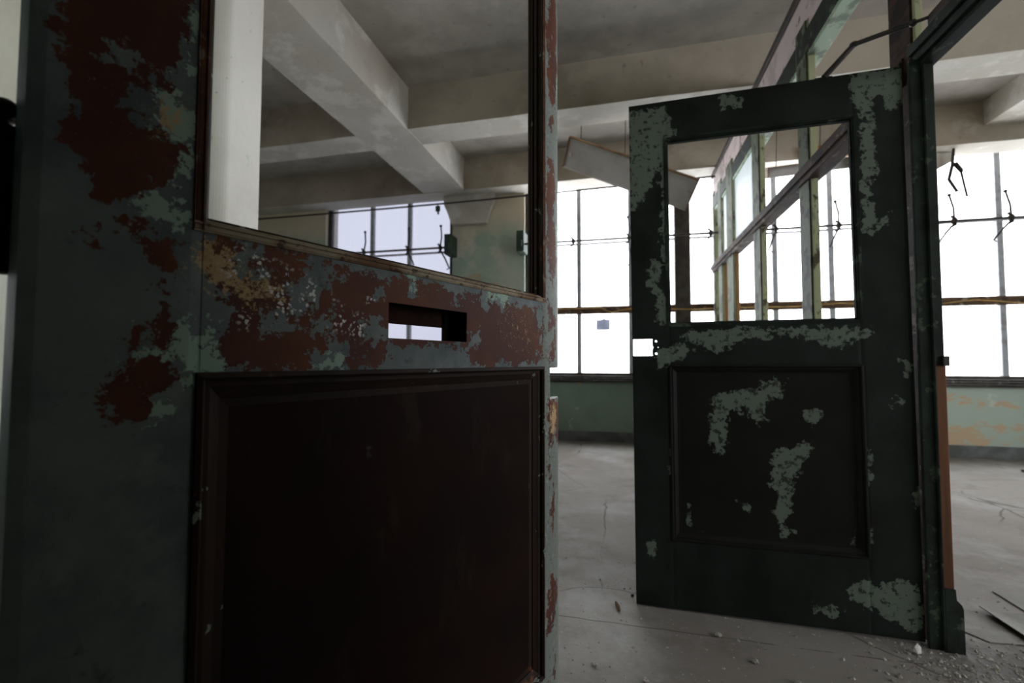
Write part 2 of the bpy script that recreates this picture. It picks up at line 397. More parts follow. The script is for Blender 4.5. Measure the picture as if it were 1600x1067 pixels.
def wall_end():
    bm = bmesh.new(); pts = [(XL, 2.15), (XL, 1.86)] + [(-2.07+.07*math.sin(a*PI/16), 1.93-.07*math.cos(a*PI/16)) for a in range(9)] + [(-2.0, 2.13), (-2.02, 2.15)]
    a = [bm.verts.new((x, y, 0)) for x, y in pts]; c = [bm.verts.new((x, y, HC+.01)) for x, y in pts]; n = len(pts)
    bm.faces.new(a); bm.faces.new(c[::-1])
    for i in range(n): bm.faces.new((a[i], a[(i+1) % n], c[(i+1) % n], c[i]))
    slice_mesh(bm, .25, 'z')
    for v in bm.verts: v.co += mnoise.noise_vector(v.co*3)*.003
    return bm
st('wall_left', wall_end(), M_COLUMN, 'whitewashed wall end with green paint traces, seen through the near door', 'wall')
bm = box(6.4, 6.7, YB, 6.1, 0, .74); B(bm, 6.4, 6.7, YB, 6.1, 3.3, HC); B(bm, 6.4, 6.7, 2.7, 6.1, .74, 3.3); B(bm, 6.4, 6.7, YB, -3.3, .74, 3.3)
st('wall_right', bm, M_WALL, 'plastered side wall of the far right room', 'wall')
bm = box(XL-.2, XL, YB, 6.2, 0, .74); B(bm, XL-.2, XL, YB, 6.2, 3.3, HC); B(bm, XL-.2, XL, YB, .35, .74, 3.3); B(bm, XL-.2, XL, 1.75, 6.2, .74, 3.3)
st('wall_outer', bm, M_WALL, 'plastered side wall at the far left', 'wall')
st('wall_back', box(XL, XR, YB-.2, YB, 0, HC), M_WALL, 'dim plastered wall behind the viewer', 'wall')
bm = box(XL, -.55, .04, .2, 0, HC); B(bm, XL, -.67, .04, .3, 0, HC); B(bm, -.55, 1.05, .04, .2, 2.14, HC); B(bm, .55, 1.05, .04, .2, 0, 2.14); B(bm, 1.05, 1.2, YB, .26, 0, HC)  # unseen thick end and side wall added to block light
st('wall_near', bm, M_WALL, 'cross wall with the opening the near door hangs in, plus unseen added light-blocking stretches', 'wall')
st('trim_1', box(-.55, -.52, .02, .22, 0, 2.14, .004), M_POSTDARK, 'dark steel jamb the near door hangs on', 'door frame')

bm = box(1.05, 1.1, .26, .84, 0, 2.1); B(bm, 1.045, 1.105, .34, .68, .28, 1.0, .004); B(bm, 1.045, 1.105, .34, .68, 1.15, 1.95, .004)  # unseen leaf added to keep light off the near door
st('shade_leaf', bm, M_POSTDARK, 'unseen closed leaf added on the right to shade the near door', 'wall')

# window wall: dado under the sills, piers between the windows
bm = box(XL, XR, YF, YF+.3, 0, .74)
st('wall_far', bm, M_DADO, 'low wall under the windows, faded green paint with orange patches', 'wall')
for k, (x0, x1, lab) in enumerate(((XL, -4.25, 'plastered pier left of the leftmost window'),
                    (-2.26, -1.25, 'wide pale green pier with a corbel, between the leftmost and middle windows'),
                    (2.85, 3.28, 'pier with a flared corbel at the left of the rightmost window'),
                    (4.72, 6.6, 'plastered pier at the far right end of the window wall'))):
    st('pillar', rough_edges(box(x0, x1, YF, YF+.3, .74, HC), .003, .3), M_WALL, lab, 'pillar')
def corbel(x0, x1, fl, zb, lab):
    bm = bmesh.new()
    prism(bm, [(x0, HB+.02), (x0, 3.12), (x0+fl*.5, (3.12+zb)/2+.03), (x0+fl, zb+.01), (x0+fl*1.3, zb), (x1-fl*1.3, zb), (x1-fl, zb+.01), (x1-fl*.5, (3.12+zb)/2+.03), (x1, 3.12), (x1, HB+.02)], 5.7, YF+.02)
    slice_mesh(bm, .08, 'xz')
    for v in bm.verts: v.co += mnoise.noise_vector(v.co*7)*.006
    st('pillar', bm, M_BEAM, lab, 'corbel')
corbel(-2.35, -1.64, .11, 2.83, 'small concrete corbel under the girder end on the wide pier')
corbel(2.5, 3.4, .28, 2.92, 'flared concrete corbel at the top left of the rightmost window')
st('baseboard_far', box(XL, XR, YF-.025, YF+.01, 0, .125, .006), M_BASEBOARD, 'grey painted baseboard along the window wall', 'baseboard')

def window(name, x0, x1, mull, posts, pane, label):
    r = thing(name, label, 'window', (x0, 5.88, .8), 0, None, 'structure'); 
    def p(n, bm, m):
        for v in bm.verts: v.co -= Vector((x0, 5.88, .8))
        return obj(n, bm, m, r)
    y0, y1 = 5.86, 5.93
    bm = box(x0, x0+.06, y0, y1, .8, 3.34, .004); B(bm, x1-.06, x1, y0, y1, .8, 3.34, .004); B(bm, x0, x1, y0, y1, .8, .85, .004); B(bm, x0, x1, y0, y1, 3.29, 3.34, .004)
    p('window_frame', bm, M_SASH)
    for a in mull: p('mullion', box(a-.028, a+.028, y0+.01, y1-.01, .84, 3.3, .003), M_SASHPALE)
    for a, b in posts: p('window_post', box(a, b, y0-.06, y1, .8, 3.3, .006), M_SASH)
    bm = box(x0+.01, x1-.01, 5.845, 5.90, 1.60, 1.695, .006); B(bm, x0+.02, x1-.02, 5.835, 5.85, 1.655, 1.68, .003)
    p('window_rail', bm, M_RAILRUST)
    p('muntin', box(x0+.03, x1-.03, 5.875, 5.91, 2.50, 2.522, .003), M_SASHPALE)
    bm = box(x0, x1, 5.74, 5.93, .735, .765, .006); B(bm, x0, x1, 5.76, 5.93, .765, .79, .004); B(bm, x0, x1, 5.79, 5.93, .79, .815, .004)
    p('window_sill', bm, M_SILL)
    edges = sorted([x0+.05] + list(mull) + [a for a, b in posts] + [x1-.05])
    for a, b in zip(edges[:-1], edges[1:]):
        if any(abs(a-q[0]) < .01 for q in posts): a = [q[1] for q in posts if abs(a-q[0]) < .01][0]
        for z0, z1 in ((.85, 1.61), (1.69, 2.502), (2.52, 3.3)):
            p('pane', box(a, b, 5.898, 5.902, z0, z1), pane)
    return r
window('window_1', -4.25, -2.26, [-3.53, -2.94], [], M_PANEBLUE, 'leftmost steel window with bluish milky panes, seen through the near door')
window('window_2', -1.25, 2.85, [-.545, .1, 1.13, 1.74, 2.32], [(.62, .80)], M_PANE, 'wide steel window with glowing white panes behind the right hand door')
r4 = window('window_4', 0, 6.0, [.6+.6*k for k in range(9)], [], M_PANE, 'unseen tall windows in the side wall of the right hand room, added for their light'); r4.location = (6.48, 2.7, .8); r4.rotation_euler = (0, 0, -PI/2)  # unseen windows inferred from the side light, sized to shape it
r5 = window('added_window_5', 0, 1.4, [.47, .93], [], M_PANE, 'unseen narrow window added at the far left to brighten the wall end'); r5.location = (XL-.08, .35, .8); r5.rotation_euler = (0, 0, PI/2)  # unseen window put in to light the wall end
window('window_3', 3.28, 4.72, [3.9], [], M_PANE, 'rightmost steel window beyond the doorway, panes glowing white')

# ------------------------------------------------------------------ window operating shafts
def shaft(x0, x1, z, levers, ends, label):
    r = thing('window_crank_shaft', label, 'window crank', (x0, 5.62, z), 0, None)
    def P(x, y, dz): return (x-x0, y-5.62, dz)
    bm = bmesh.new(); T(bm, [P(x0, 5.62, 0), P(x1, 5.62, 0)], .014, 10); obj('rod', bm, M_IRON, r, True)
    for x in ends:
        bm = box(x-.05-x0, x+.05-x0, -.05, .2, -.1, .17, .012); B(bm, x-.03-x0, x+.03-x0, -.08, -.04, -.05, .05, .008)
        obj('gear_box', bm, M_GREENIRON, r)
    for i, (x, up, dn, kx) in enumerate(levers):
        bm = bmesh.new(); S(bm, P(x, 5.62, 0), .034, (.8, 1, 1.1)); T(bm, [P(x-.03, 5.62, .05), P(x, 5.6, .02), P(x, 5.6, -.045), P(x-.03, 5.63, -.06)], .014, 7)
        obj('bracket', bm, M_IRON, r)
        if up:
            bm = bmesh.new(); T(bm, [P(x, 5.62, .03), P(x+.01, 5.64, up*.5), P(x-.01, 5.66, up)], [.011, .010, .010], 7); S(bm, P(x-.012, 5.66, up+.008), .019)
            obj('lever', bm, M_IRON, r)
        if dn:
            bm = bmesh.new(); T(bm, [P(x, 5.62, -.03), P(x+kx*.6, 5.66, -dn*.55), P(x+kx, 5.72, -dn), P(x+kx-.05*(1 if kx > 0 else -1), 5.76, -dn-.005)], [.011, .011, .010, .008], 7)
            obj('lever', bm, M_IRON, r)
    return r
shaft(-4.1, -2.25, 2.505, [(-3.5, .29, .2, -.03), (-2.83, .3, .19, .04), (-2.36, .3, .26, .09)], [-2.24], 'dark crank shaft with levers across the leftmost window')
shaft(-1.26, 2.8, 2.487, [(-.59, .0, .0, 0), (.08, .26, .3, .03), (1.0, 0, 0, 0), (1.68, .27, .22, -.05), (2.3, .27, .21, -.05)], [-1.26], 'dark crank shaft with levers across the middle window behind the right door')
shaft(3.22, 4.66, 2.46, [(3.35, .28, .19, -.08), (3.83, .28, .2, -.09), (4.4, .28, .2, -.08)], [], 'dark crank shaft with levers across the rightmost window')
r = thing('bent_wire', 'broken bent lever hanging from the lintel at top left of the rightmost window', 'wire', (3.36, 5.62, 3.2))
bm = bmesh.new(); q = Vector((3.36, 5.62, 3.2))
T(bm, [Vector(p)-q for p in ((3.354, 5.62, 2.745), (3.385, 5.62, 2.765), (3.318, 5.62, 2.90), (3.352, 5.62, 3.05), (3.37, 5.62, 3.23))], [.012, .015, .016, .016, .012], 7)
obj('hook', bm, M_IRON, r, True)
bm = bmesh.new(); T(bm, [Vector(p)-q for p in ((3.37, 5.62, 3.07), (3.423, 5.62, 2.99), (3.43, 5.62, 2.965))], [.024, .022, .016], 7); T(bm, [Vector(p)-q for p in ((3.425, 5.62, 2.97), (3.468, 5.62, 2.707))], .011, 7)
obj('rod', bm, M_IRON, r, True)

bm = bmesh.new(); pts = []
for i in range(25):
    t = i/24; pts.append((XL+.02+(1.0-XL)*t, 5.42, 3.02+.02*math.sin(t*3.0)-.05*math.sin(t*PI)+.03*t+.02))
T(bm, pts, .012, 8)
tag(obj('conduit_cable', bm, M_IRON, None, True), 'dark cable slung just under the lintel beam from wall to pier', 'cable')
bm = box(-2.345, -2.285, 5.41, 5.43, 2.93, 3.0, .004); B(bm, -2.32, -2.30, 5.41, 5.43, 2.89, 2.94, .003); T(bm, [(-2.315, 5.42, 2.99), (-2.315, 5.42, 3.03)], .008, 6)
tag(obj('cable_clip', bm, M_GREENIRON), 'small dark green clip hanging on the cable in front of the leftmost window', 'clip')

bm = bmesh.new()
for i in range(9):
    for j in range(7): bm.verts.new((-.332+.175*i/8, 5.893-.004*math.sin(i*.8)*(j/6), 1.392+.135*j/6 + (.012 if j == 6 and 3 < i < 6 else 0)))
bm.verts.ensure_lookup_table()
for i in range(8):
    for j in range(6): bm.faces.new([bm.verts[k] for k in (i*7+j, (i+1)*7+j, (i+1)*7+j+1, i*7+j+1)])
bmesh.ops.solidify(bm, geom=bm.faces[:], thickness=.0015)
tag(obj('paper_note', bm, M_PAPER), 'small blank grey paper stuck on a white pane left of the right door', 'paper')

def wire(pts, label):
    bm = bmesh.new(); T(bm, pts, .006, 7); tag(obj('yellow_wire', bm, M_YELLOW, None, True), label, 'wire')
wire([(-1.2, 5.826, 1.668), (-.45, 5.826, 1.665), (-.27, 5.826, 1.672), (-.2, 5.826, 1.635), (-.13, 5.826, 1.61), (-.02, 5.826, 1.637), (.1, 5.826, 1.65), (.55, 5.78, 1.63), (.85, 5.78, 1.62), (1.2, 5.826, 1.635), (1.9, 5.826, 1.63), (2.4, 5.826, 1.655), (2.8, 5.826, 1.62)], 'thin yellow wire lying along the rusty rail of the middle window')
wire([(3.3, 5.826, 1.62), (3.5, 5.826, 1.645), (3.64, 5.826, 1.655), (3.8, 5.826, 1.64), (4.05, 5.826, 1.61), (4.68, 5.826, 1.64)], 'thin yellow wire along the rusty rail of the rightmost window')

# ------------------------------------------------------------------ hanging light troughs
def trough(p0, p1, wdir, width, lip, label, hang):
    r = thing('hanging_light_tray', label, 'light fixture', p0)
    a = (p1-p0).normalized(); L = (p1-p0).length; w = (wdir - a*wdir.dot(a)).normalized(); n = a.cross(w)
    if n.z > 0: n = -n
    def put(name, x0, x1, y0, y1, z0, z1, m, bev=.003):
        bm = box(x0, x1, y0, y1, z0, z1, bev)
        for v in bm.verts: v.co = a*v.co.x + w*v.co.y + n*v.co.z
        return obj(name, bm, m, r)
    put('reflector', .004, L-.004, .004, width-.004, -.006, .004, M_ENAMEL, .002)
    for y in (0, width-.01): put('edge_lip', 0, L, y, y+.01, -.008, lip, M_ENAMELEDGE if y == 0 else M_ENAMEL)
    for x in (0, L-.01): put('end_cap', x, x+.01, .0, width, -.0075, lip, M_ENAMELEDGE)
    for x in (.03, L-.07): put('lamp_holder', x, x+.04, width*.44, width*.56, .003, .05, M_ENAMEL)
    for lx in hang:
        q = a*lx + w*width*.5; bm = bmesh.new(); T(bm, [q - n*.006, Vector((q.x+.02, q.y, HC+.005-p0.z))], .004, 6); obj('hanger_wire', bm, M_IRON, r)
    return r
trough(Vector((-.488, 4.4, 3.215)), Vector((.70, 4.4, 2.67)), Vector((0, .64, -.77)), .31, .035, 'white metal light tray hanging aslant, left end higher, behind the right door', [.15, .62])
trough(Vector((1.5, 5.3, 3.07)), Vector((2.3, 5.22, 3.08)), Vector((0, .35, -.94)), .11, .12, 'rust edged light tray hanging near the window top, behind the partition posts', [.1, .5])
tag(obj('timber_batten', box(1.9, 2.75, 5.47, 5.515, 3.2, 3.33, .004), M_TIMBER), 'orange timber batten fixed to the lintel beam beyond the partition', 'board')

# ------------------------------------------------------------------ glazed partition the right door hangs on
def partition():
    r = thing('glazed_partition', 'tall flaking green and brown glazed partition running back from the right door to the windows', 'partition', (1.05, 1.95, 0))
    O = Vector((1.05, 1.95, 0))
    def p(n, bm, m, label=None):
        for v in bm.verts: v.co -= O
        o = obj(n, bm, m, r)
        if label: o['label'] = label
        return o
    # posts with glazing stops
    def post(y0, y1, z1=3.0, m=M_POSTGREEN, x0=1.05, x1=1.098, z0=0):
        if z0 == 0 and z1 > 2.5:
            bm = box(x0+.008, x1-.004, y0-.016, y0, 1.0, z1, .002)
            for v in bm.verts: v.co += mnoise.noise_vector(v.co*9)*.0015
            p('stop_bead', bm, M_POSTLIGHT, 'pale olive stop bead')
        bm = box(x0, x1, y0, y1, z0, z1, .003); B(bm, x0+.012, x1-.015, y0, y1+.018, max(z0, 1.0) if z0 == 0 else z0, z1, .003)
        for v in bm.verts: v.co += mnoise.noise_vector(v.co*9)*.0015
        return p('post', bm, m)
    post(1.952, 2.09, 3.2, M_RAILBROWN, 1.05, 1.085)
    for y0, y1 in ((2.92, 3.07), (3.89, 4.08), (4.79, 5.05), (5.3, 5.48), (5.7, 5.8)): post(y0, y1)
    # brown trim on the hinge post and its base block
    p('trim', box(1.075, 1.107, 1.926, 1.96, .2, .99, .003), M_WOOD, 'bare brown wooden trim')
    p('trim', box(1.075, 1.104, 1.926, 1.96, .99, 2.1, .003), M_POSTDARK)
    bm = bmesh.new(); prism(bm, [(1.075, 0), (1.128, 0), (1.127, .15), (1.122, .165), (1.108, .18), (1.106, .215), (1.075, .215)], 1.918, 1.96)
    p('base_block', bm, M_POSTDARK)
    bm = box(1.03, 1.069, 1.928, 1.944, 0, 2.11, .003); B(bm, 1.069, 1.0735, 1.918, 1.944, 0, 2.11, .001)
    p('jamb', bm, M_POSTDARK)
    p('latch_plate', box(1.094, 1.113, 1.915, 1.945, .985, 1.02, .002), M_IRON)
    # transom bars, stepped
    bm = box(1.05, 1.13, .26, 1.95, 2.1, 2.16, .004); B(bm, 1.066, 1.115, .26, 1.95, 2.085, 2.102, .002); B(bm, 1.035, 1.052, .26, 1.95, 2.128, 2.165, .004); B(bm, 1.11, 1.14, .26, 1.95, 2.108, 2.13, .004)
    p('transom_bar', bm, M_POSTDARK)
    bm = box(1.035, 1.12, 2.0, 5.8, 2.05, 2.145, .006); B(bm, 1.02, 1.04, 2.0, 5.8, 2.08, 2.125, .004); B(bm, 1.045, 1.11, 2.0, 5.8, 2.14, 2.16, .003)
    p('transom_bar', bm, M_RAILBROWN)
    # head rail, its pale soffit and the board above
    p('head_rail', box(1.05, 1.11, .26, 5.8, 2.80, 2.935, .005), M_POSTDARK)
    p('head_bead', box(1.058, 1.15, .26, 5.8, 2.775, 2.802, .004), M_GREENSOFFIT)
    bm = box(1.062, 1.085, .26, 5.8, 2.93, 3.2); rough_edges(bm, .002, .3); p('top_board', bm, M_PINK, 'pinkish board, torn dark at its end')
    p('top_rail', box(1.04, 1.1, .26, 5.8, 3.185, 3.235, .004), M_IRON)
    # frosted lights and solid boards
    for y0, y1 in ((4.09, 4.78), (5.06, 5.29)): p('frosted_pane', box(1.072, 1.077, y0, y1, 2.15, 2.79), M_FROST, 'white frosted glass')
    for y0, y1 in ((2.07, 2.92), (3.08, 3.88), (4.08, 4.79), (5.05, 5.3), (5.48, 5.7)):
        p('lower_panel', box(1.068, 1.09, y0, y1, .02, 1.0, .002), M_POSTDARK)
        p('sill_rail', box(1.04, 1.12, y0, y1, .98, 1.05, .004), M_POSTGREEN)
    # bare wood faces below the transom, facing back toward the doors
    for y in (4.766, 5.278): p('post_face', box(1.07, 1.1, y, y+.02, 1.05, 2.05, .002), M_WOODPALE, 'bare tan wood')
partition()

# ------------------------------------------------------------------ doors
LEFT_WEAR = {'brown':[[[0.023,1.357],[0.116,1.426],[0.119,1.386],[0.111,1.366],[0.112,1.339],[0.11,1.317],[0.113,1.312],[0.103,1.296],[0.098,1.289],[0.092,1.274],[0.085,1.257],[0.085,1.234],[0.088,1.229],[0.1,1.229],[0.116,1.217],[0.118,1.202],[0.106,1.189],[0.093,1.175],[0.084,1.166],[0.068,1.153],[0.047,1.15],[0.04,1.164],[0.033,1.185],[0.022,1.195],[0.029,1.236],[0.017,1.282]],[[0.047,1.125],[0.066,1.132],[0.067,1.124],[0.06,1.121],[0.059,1.111],[0.047,1.111]],[[0.084,1.126],[0.092,1.131],[0.093,1.12],[0.086,1.102],[0.081,1.111]],[[0.095,1.12],[0.108,1.128],[0.11,1.112],[0.108,1.094],[0.106,1.081],[0.095,1.091],[0.09,1.095],[0.095,1.107]],[[0.098,1.075],[0.108,1.077],[0.106,1.062],[0.101,1.065]],[[0.097,1.044],[0.11,1.05],[0.106,1.031],[0.106,1.015],[0.11,1.007],[0.107,0.992],[0.103,0.982],[0.108,0.968],[0.096,0.966],[0.091,0.945],[0.063,0.942],[0.053,0.955],[0.059,0.972],[0.073,0.986],[0.077,1.001],[0.074,1.026],[0.076,1.032],[0.086,1.042],[0.086,1.03],[0.092,1.011],[0.097,1.021]],[[0.126,1.124],[0.135,1.129],[0.146,1.12],[0.156,1.139],[0.176,1.138],[0.205,1.137],[0.254,1.131],[0.333,1.127],[0.43,1.127],[0.591,1.123],[0.847,1.119],[0.847,1.006],[0.796,0.998],[0.72,0.989],[0.685,1.005],[0.663,0.985],[0.583,0.99],[0.565,1.01],[0.583,1.028],[0.388,1.023],[0.387,1.003],[0.363,0.989],[0.33,0.992],[0.314,1.007],[0.28,1.015],[0.275,1.001],[0.249,0.993],[0.232,0.986],[0.213,0.988],[0.194,0.987],[0.161,0.988],[0.156,1.009],[0.151,1.016],[0.156,1.03],[0.163,1.039],[0.166,1.058],[0.161,1.066],[0.151,1.079],[0.139,1.095]],[[0.879,1.964],[0.939,2.008],[0.932,1.891],[0.952,1.852],[0.938,1.801],[0.966,1.774],[0.944,1.711],[0.917,1.639],[0.885,1.64],[0.869,1.705],[0.879,1.759],[0.854,1.809],[0.879,1.865]],[[0.888,1.609],[0.91,1.616],[0.9,1.582],[0.878,1.579]],[[0.887,1.511],[0.903,1.501],[0.923,1.451],[0.926,1.411],[0.903,1.347],[0.926,1.329],[0.942,1.25],[0.902,1.187],[0.874,1.222],[0.862,1.36],[0.862,1.423]],[[0.871,1.152],[0.902,1.124],[0.931,1.102],[0.924,1.086],[0.877,1.067]],[[0.908,1.069],[0.934,1.07],[0.921,1.022],[0.895,0.99],[0.876,0.998],[0.889,1.029]],[[0.873,0.911],[0.974,0.904],[0.974,0.777],[0.946,0.798],[0.92,0.848],[0.907,0.803],[0.873,0.793]],[[0.876,0.762],[0.894,0.736],[0.882,0.716]],[[0.9,0.697],[0.919,0.646],[0.9,0.59],[0.882,0.641]],[[0.887,0.489],[0.931,0.465],[0.944,0.421],[0.918,0.387],[0.875,0.362],[0.863,0.404]],[[0.905,0.288],[0.93,0.275],[0.911,0.24]]],'gray':[[[0.041,1.289],[0.052,1.299],[0.068,1.3],[0.077,1.298],[0.078,1.286],[0.073,1.278],[0.073,1.267],[0.081,1.262],[0.083,1.253],[0.088,1.252],[0.088,1.243],[0.07,1.233],[0.063,1.237],[0.059,1.251],[0.06,1.262],[0.069,1.272],[0.065,1.286],[0.05,1.282]],[[0.165,1.121],[0.187,1.126],[0.189,1.115],[0.18,1.113],[0.171,1.113]],[[0.195,1.127],[0.205,1.125],[0.206,1.11],[0.199,1.09],[0.188,1.092],[0.175,1.097],[0.18,1.106],[0.195,1.1]],[[0.242,1.122],[0.292,1.126],[0.317,1.129],[0.312,1.119],[0.287,1.115],[0.282,1.106],[0.297,1.09],[0.308,1.074],[0.293,1.074],[0.281,1.097],[0.269,1.087],[0.276,1.079],[0.269,1.071],[0.256,1.077],[0.265,1.061],[0.256,1.052],[0.239,1.051],[0.223,1.057],[0.23,1.074],[0.23,1.09],[0.24,1.099]],[[0.2,1.051],[0.215,1.057],[0.223,1.045],[0.241,1.039],[0.231,1.03],[0.214,1.033],[0.202,1.029],[0.198,1.04]],[[0.279,1.058],[0.293,1.05],[0.314,1.021],[0.33,1.012],[0.314,1.003],[0.304,0.99],[0.249,0.993],[0.28,1.015],[0.294,1.029],[0.27,1.032],[0.257,1.04]],[[0.337,1.051],[0.362,1.06],[0.386,1.052],[0.38,1.027],[0.351,1.022],[0.337,1.035]],[[0.361,1.103],[0.387,1.121],[0.385,1.106],[0.361,1.088]],[[0.395,1.018],[0.574,1.022],[0.583,1.004],[0.565,0.981],[0.522,0.97],[0.352,0.975],[0.381,0.993]],[[0.43,1.142],[0.446,1.145],[0.444,1.118],[0.437,1.099],[0.43,1.111]],[[0.615,1.129],[0.662,1.132],[0.719,1.121],[0.708,1.106],[0.673,1.112],[0.647,1.12],[0.635,1.099],[0.615,1.106]],[[0.529,1.101],[0.541,1.117],[0.551,1.1]],[[0.579,1.046],[0.611,1.06],[0.602,1.029],[0.583,1.022]],[[0.818,1.116],[0.853,1.119],[0.853,1.066],[0.818,1.006],[0.838,1.065]]],'green':[[[0.118,1.385],[0.126,1.391],[0.128,1.363],[0.12,1.351],[0.122,1.343],[0.113,1.334],[0.113,1.35],[0.113,1.368]],[[0.119,1.333],[0.12,1.312],[0.111,1.305],[0.113,1.326]],[[0.095,1.272],[0.103,1.279],[0.106,1.271],[0.115,1.268],[0.127,1.266],[0.124,1.248],[0.128,1.239],[0.127,1.217],[0.124,1.199],[0.117,1.193],[0.111,1.188],[0.117,1.207],[0.113,1.223],[0.105,1.229],[0.1,1.234],[0.094,1.225],[0.088,1.232],[0.087,1.254],[0.093,1.261]],[[0.087,1.192],[0.095,1.195],[0.101,1.188],[0.092,1.183]],[[0.072,1.153],[0.077,1.161],[0.095,1.173],[0.103,1.172],[0.118,1.156],[0.136,1.15],[0.13,1.142],[0.113,1.136],[0.103,1.142],[0.088,1.136],[0.08,1.146]],[[0.107,1.034],[0.113,1.041],[0.133,1.039],[0.143,1.03],[0.152,1.016],[0.16,0.988],[0.141,0.981],[0.123,0.988],[0.109,0.985],[0.11,1.002],[0.104,1.011],[0.105,1.028]],[[0.091,1.033],[0.1,1.024],[0.099,1.011],[0.107,1.008],[0.095,0.995],[0.084,1.0],[0.092,1.008]],[[0.096,0.973],[0.109,0.969],[0.108,0.95],[0.099,0.944]],[[0.132,0.98],[0.144,0.98],[0.142,0.973],[0.157,0.97],[0.141,0.968],[0.136,0.971]],[[0.258,0.99],[0.275,1.001],[0.309,1.003],[0.304,0.994],[0.28,0.99]],[[0.615,1.139],[0.696,1.136],[0.708,1.126],[0.652,1.12],[0.621,1.119]],[[0.922,1.344],[0.967,1.355],[0.963,1.304],[0.942,1.267],[0.909,1.276],[0.922,1.312]],[[0.945,1.788],[0.981,1.808],[0.973,1.734],[0.944,1.685],[0.931,1.678]],[[0.43,1.142],[0.441,1.145],[0.441,1.118],[0.433,1.107]]],'ochre':[[[0.132,1.108],[0.137,1.118],[0.156,1.119],[0.164,1.114],[0.158,1.098],[0.174,1.093],[0.188,1.084],[0.185,1.073],[0.172,1.082],[0.154,1.087],[0.141,1.092]],[[0.188,1.086],[0.21,1.086],[0.224,1.083],[0.21,1.083],[0.19,1.08]],[[0.096,1.254],[0.104,1.255],[0.105,1.245],[0.1,1.24]],[[0.901,0.889],[0.927,0.879],[0.927,0.855],[0.901,0.832],[0.892,0.859]]],'scratch':[[[0.662,1.128],[0.81,1.138],[0.841,1.066],[0.818,0.988],[0.72,1.005],[0.652,1.056]],[[0.582,1.076],[0.615,1.079],[0.615,1.029],[0.583,1.04]],[[0.188,1.092],[0.222,1.093],[0.222,1.065],[0.192,1.047],[0.172,1.038]]],'white':[[[0.159,1.117],[0.18,1.124],[0.221,1.109],[0.251,1.101],[0.278,1.088],[0.293,1.072],[0.313,1.065],[0.318,1.048],[0.288,1.05],[0.26,1.069],[0.235,1.058],[0.211,1.052],[0.192,1.047],[0.182,1.043],[0.177,1.053],[0.199,1.071],[0.214,1.096],[0.191,1.1],[0.163,1.099]],[[0.356,1.095],[0.37,1.097],[0.365,1.081],[0.356,1.083]],[[0.074,1.12],[0.083,1.123],[0.083,1.108],[0.076,1.11]],[[0.334,1.058],[0.34,1.054],[0.337,1.035],[0.331,1.039]]]}
RIGHT_WEAR = {'gray':[[[0.989,2.076],[0.833,2.072],[0.821,2.016],[0.797,1.958],[0.835,1.895],[0.861,1.843],[0.901,1.738],[0.954,1.661],[0.988,1.636]],[[0.873,1.899],[0.833,1.908],[0.828,1.622],[0.844,1.382],[0.863,1.49],[0.85,1.706]],[[0.623,2.081],[0.54,2.073],[0.553,2.03],[0.612,2.039]],[[0.163,2.096],[-0.01,2.095],[-0.006,1.945],[0.054,1.942],[0.063,2.005],[0.093,1.997],[0.1,1.912],[0.094,1.826],[0.091,1.728],[0.119,1.633],[0.096,1.523],[0.112,1.476],[0.143,1.502],[0.136,1.93],[0.165,2.009]],[[0.075,1.545],[0.056,1.543],[0.077,1.497],[0.107,1.499]],[[0.807,1.116],[0.591,1.133],[0.127,1.125],[0.128,1.094],[0.262,1.048],[0.314,1.084],[0.389,1.11],[0.478,1.099],[0.592,1.075],[0.663,1.037],[0.759,1.089]],[[0.888,1.043],[0.783,1.076],[0.747,1.05],[0.833,0.998],[0.884,0.971]],[[0.904,1.439],[0.854,1.409],[0.88,1.33],[0.835,1.249],[0.844,1.156],[0.894,1.17],[0.876,1.25],[0.918,1.332]],[[0.678,0.845],[0.572,0.898],[0.505,0.887],[0.47,0.937],[0.415,0.932],[0.427,0.864],[0.494,0.837],[0.484,0.776],[0.518,0.762],[0.551,0.823],[0.609,0.796],[0.633,0.758],[0.622,0.683],[0.658,0.631],[0.681,0.68],[0.687,0.756]],[[0.475,0.666],[0.399,0.67],[0.317,0.71],[0.335,0.661],[0.368,0.599],[0.402,0.537],[0.415,0.428],[0.438,0.373],[0.459,0.388],[0.451,0.473],[0.471,0.544]],[[0.353,0.817],[0.299,0.818],[0.311,0.758],[0.349,0.769]],[[0.58,0.45],[0.547,0.445],[0.559,0.407]],[[0.482,0.337],[0.395,0.346],[0.439,0.318]],[[0.232,0.178],[0.162,0.21],[0.133,0.18],[0.083,0.22],[0.026,0.205],[0.004,0.13],[0.006,0.053],[0.05,0.046],[0.145,0.099],[0.194,0.114],[0.223,0.133]],[[0.837,0.698],[0.818,0.673],[0.825,0.519],[0.839,0.543]],[[0.78,0.42],[0.763,0.422],[0.769,0.32],[0.783,0.331]],[[0.818,0.295],[0.721,0.32],[0.734,0.299]],[[0.187,0.39],[0.147,0.394],[0.159,0.313],[0.209,0.303]],[[0.163,0.682],[0.145,0.683],[0.149,0.544],[0.163,0.543]],[[0.037,1.012],[0.012,1.0],[-0.0,0.965],[0.023,0.954]],[[0.065,0.867],[0.045,0.868],[0.046,0.84],[0.066,0.839]],[[0.936,0.265],[0.906,0.268],[0.907,0.217],[0.937,0.213]],[[0.348,0.093],[0.255,0.094],[0.266,0.058],[0.328,0.061]],[[0.013,0.531],[-0.007,0.555],[-0.008,0.477],[0.01,0.486]]]}

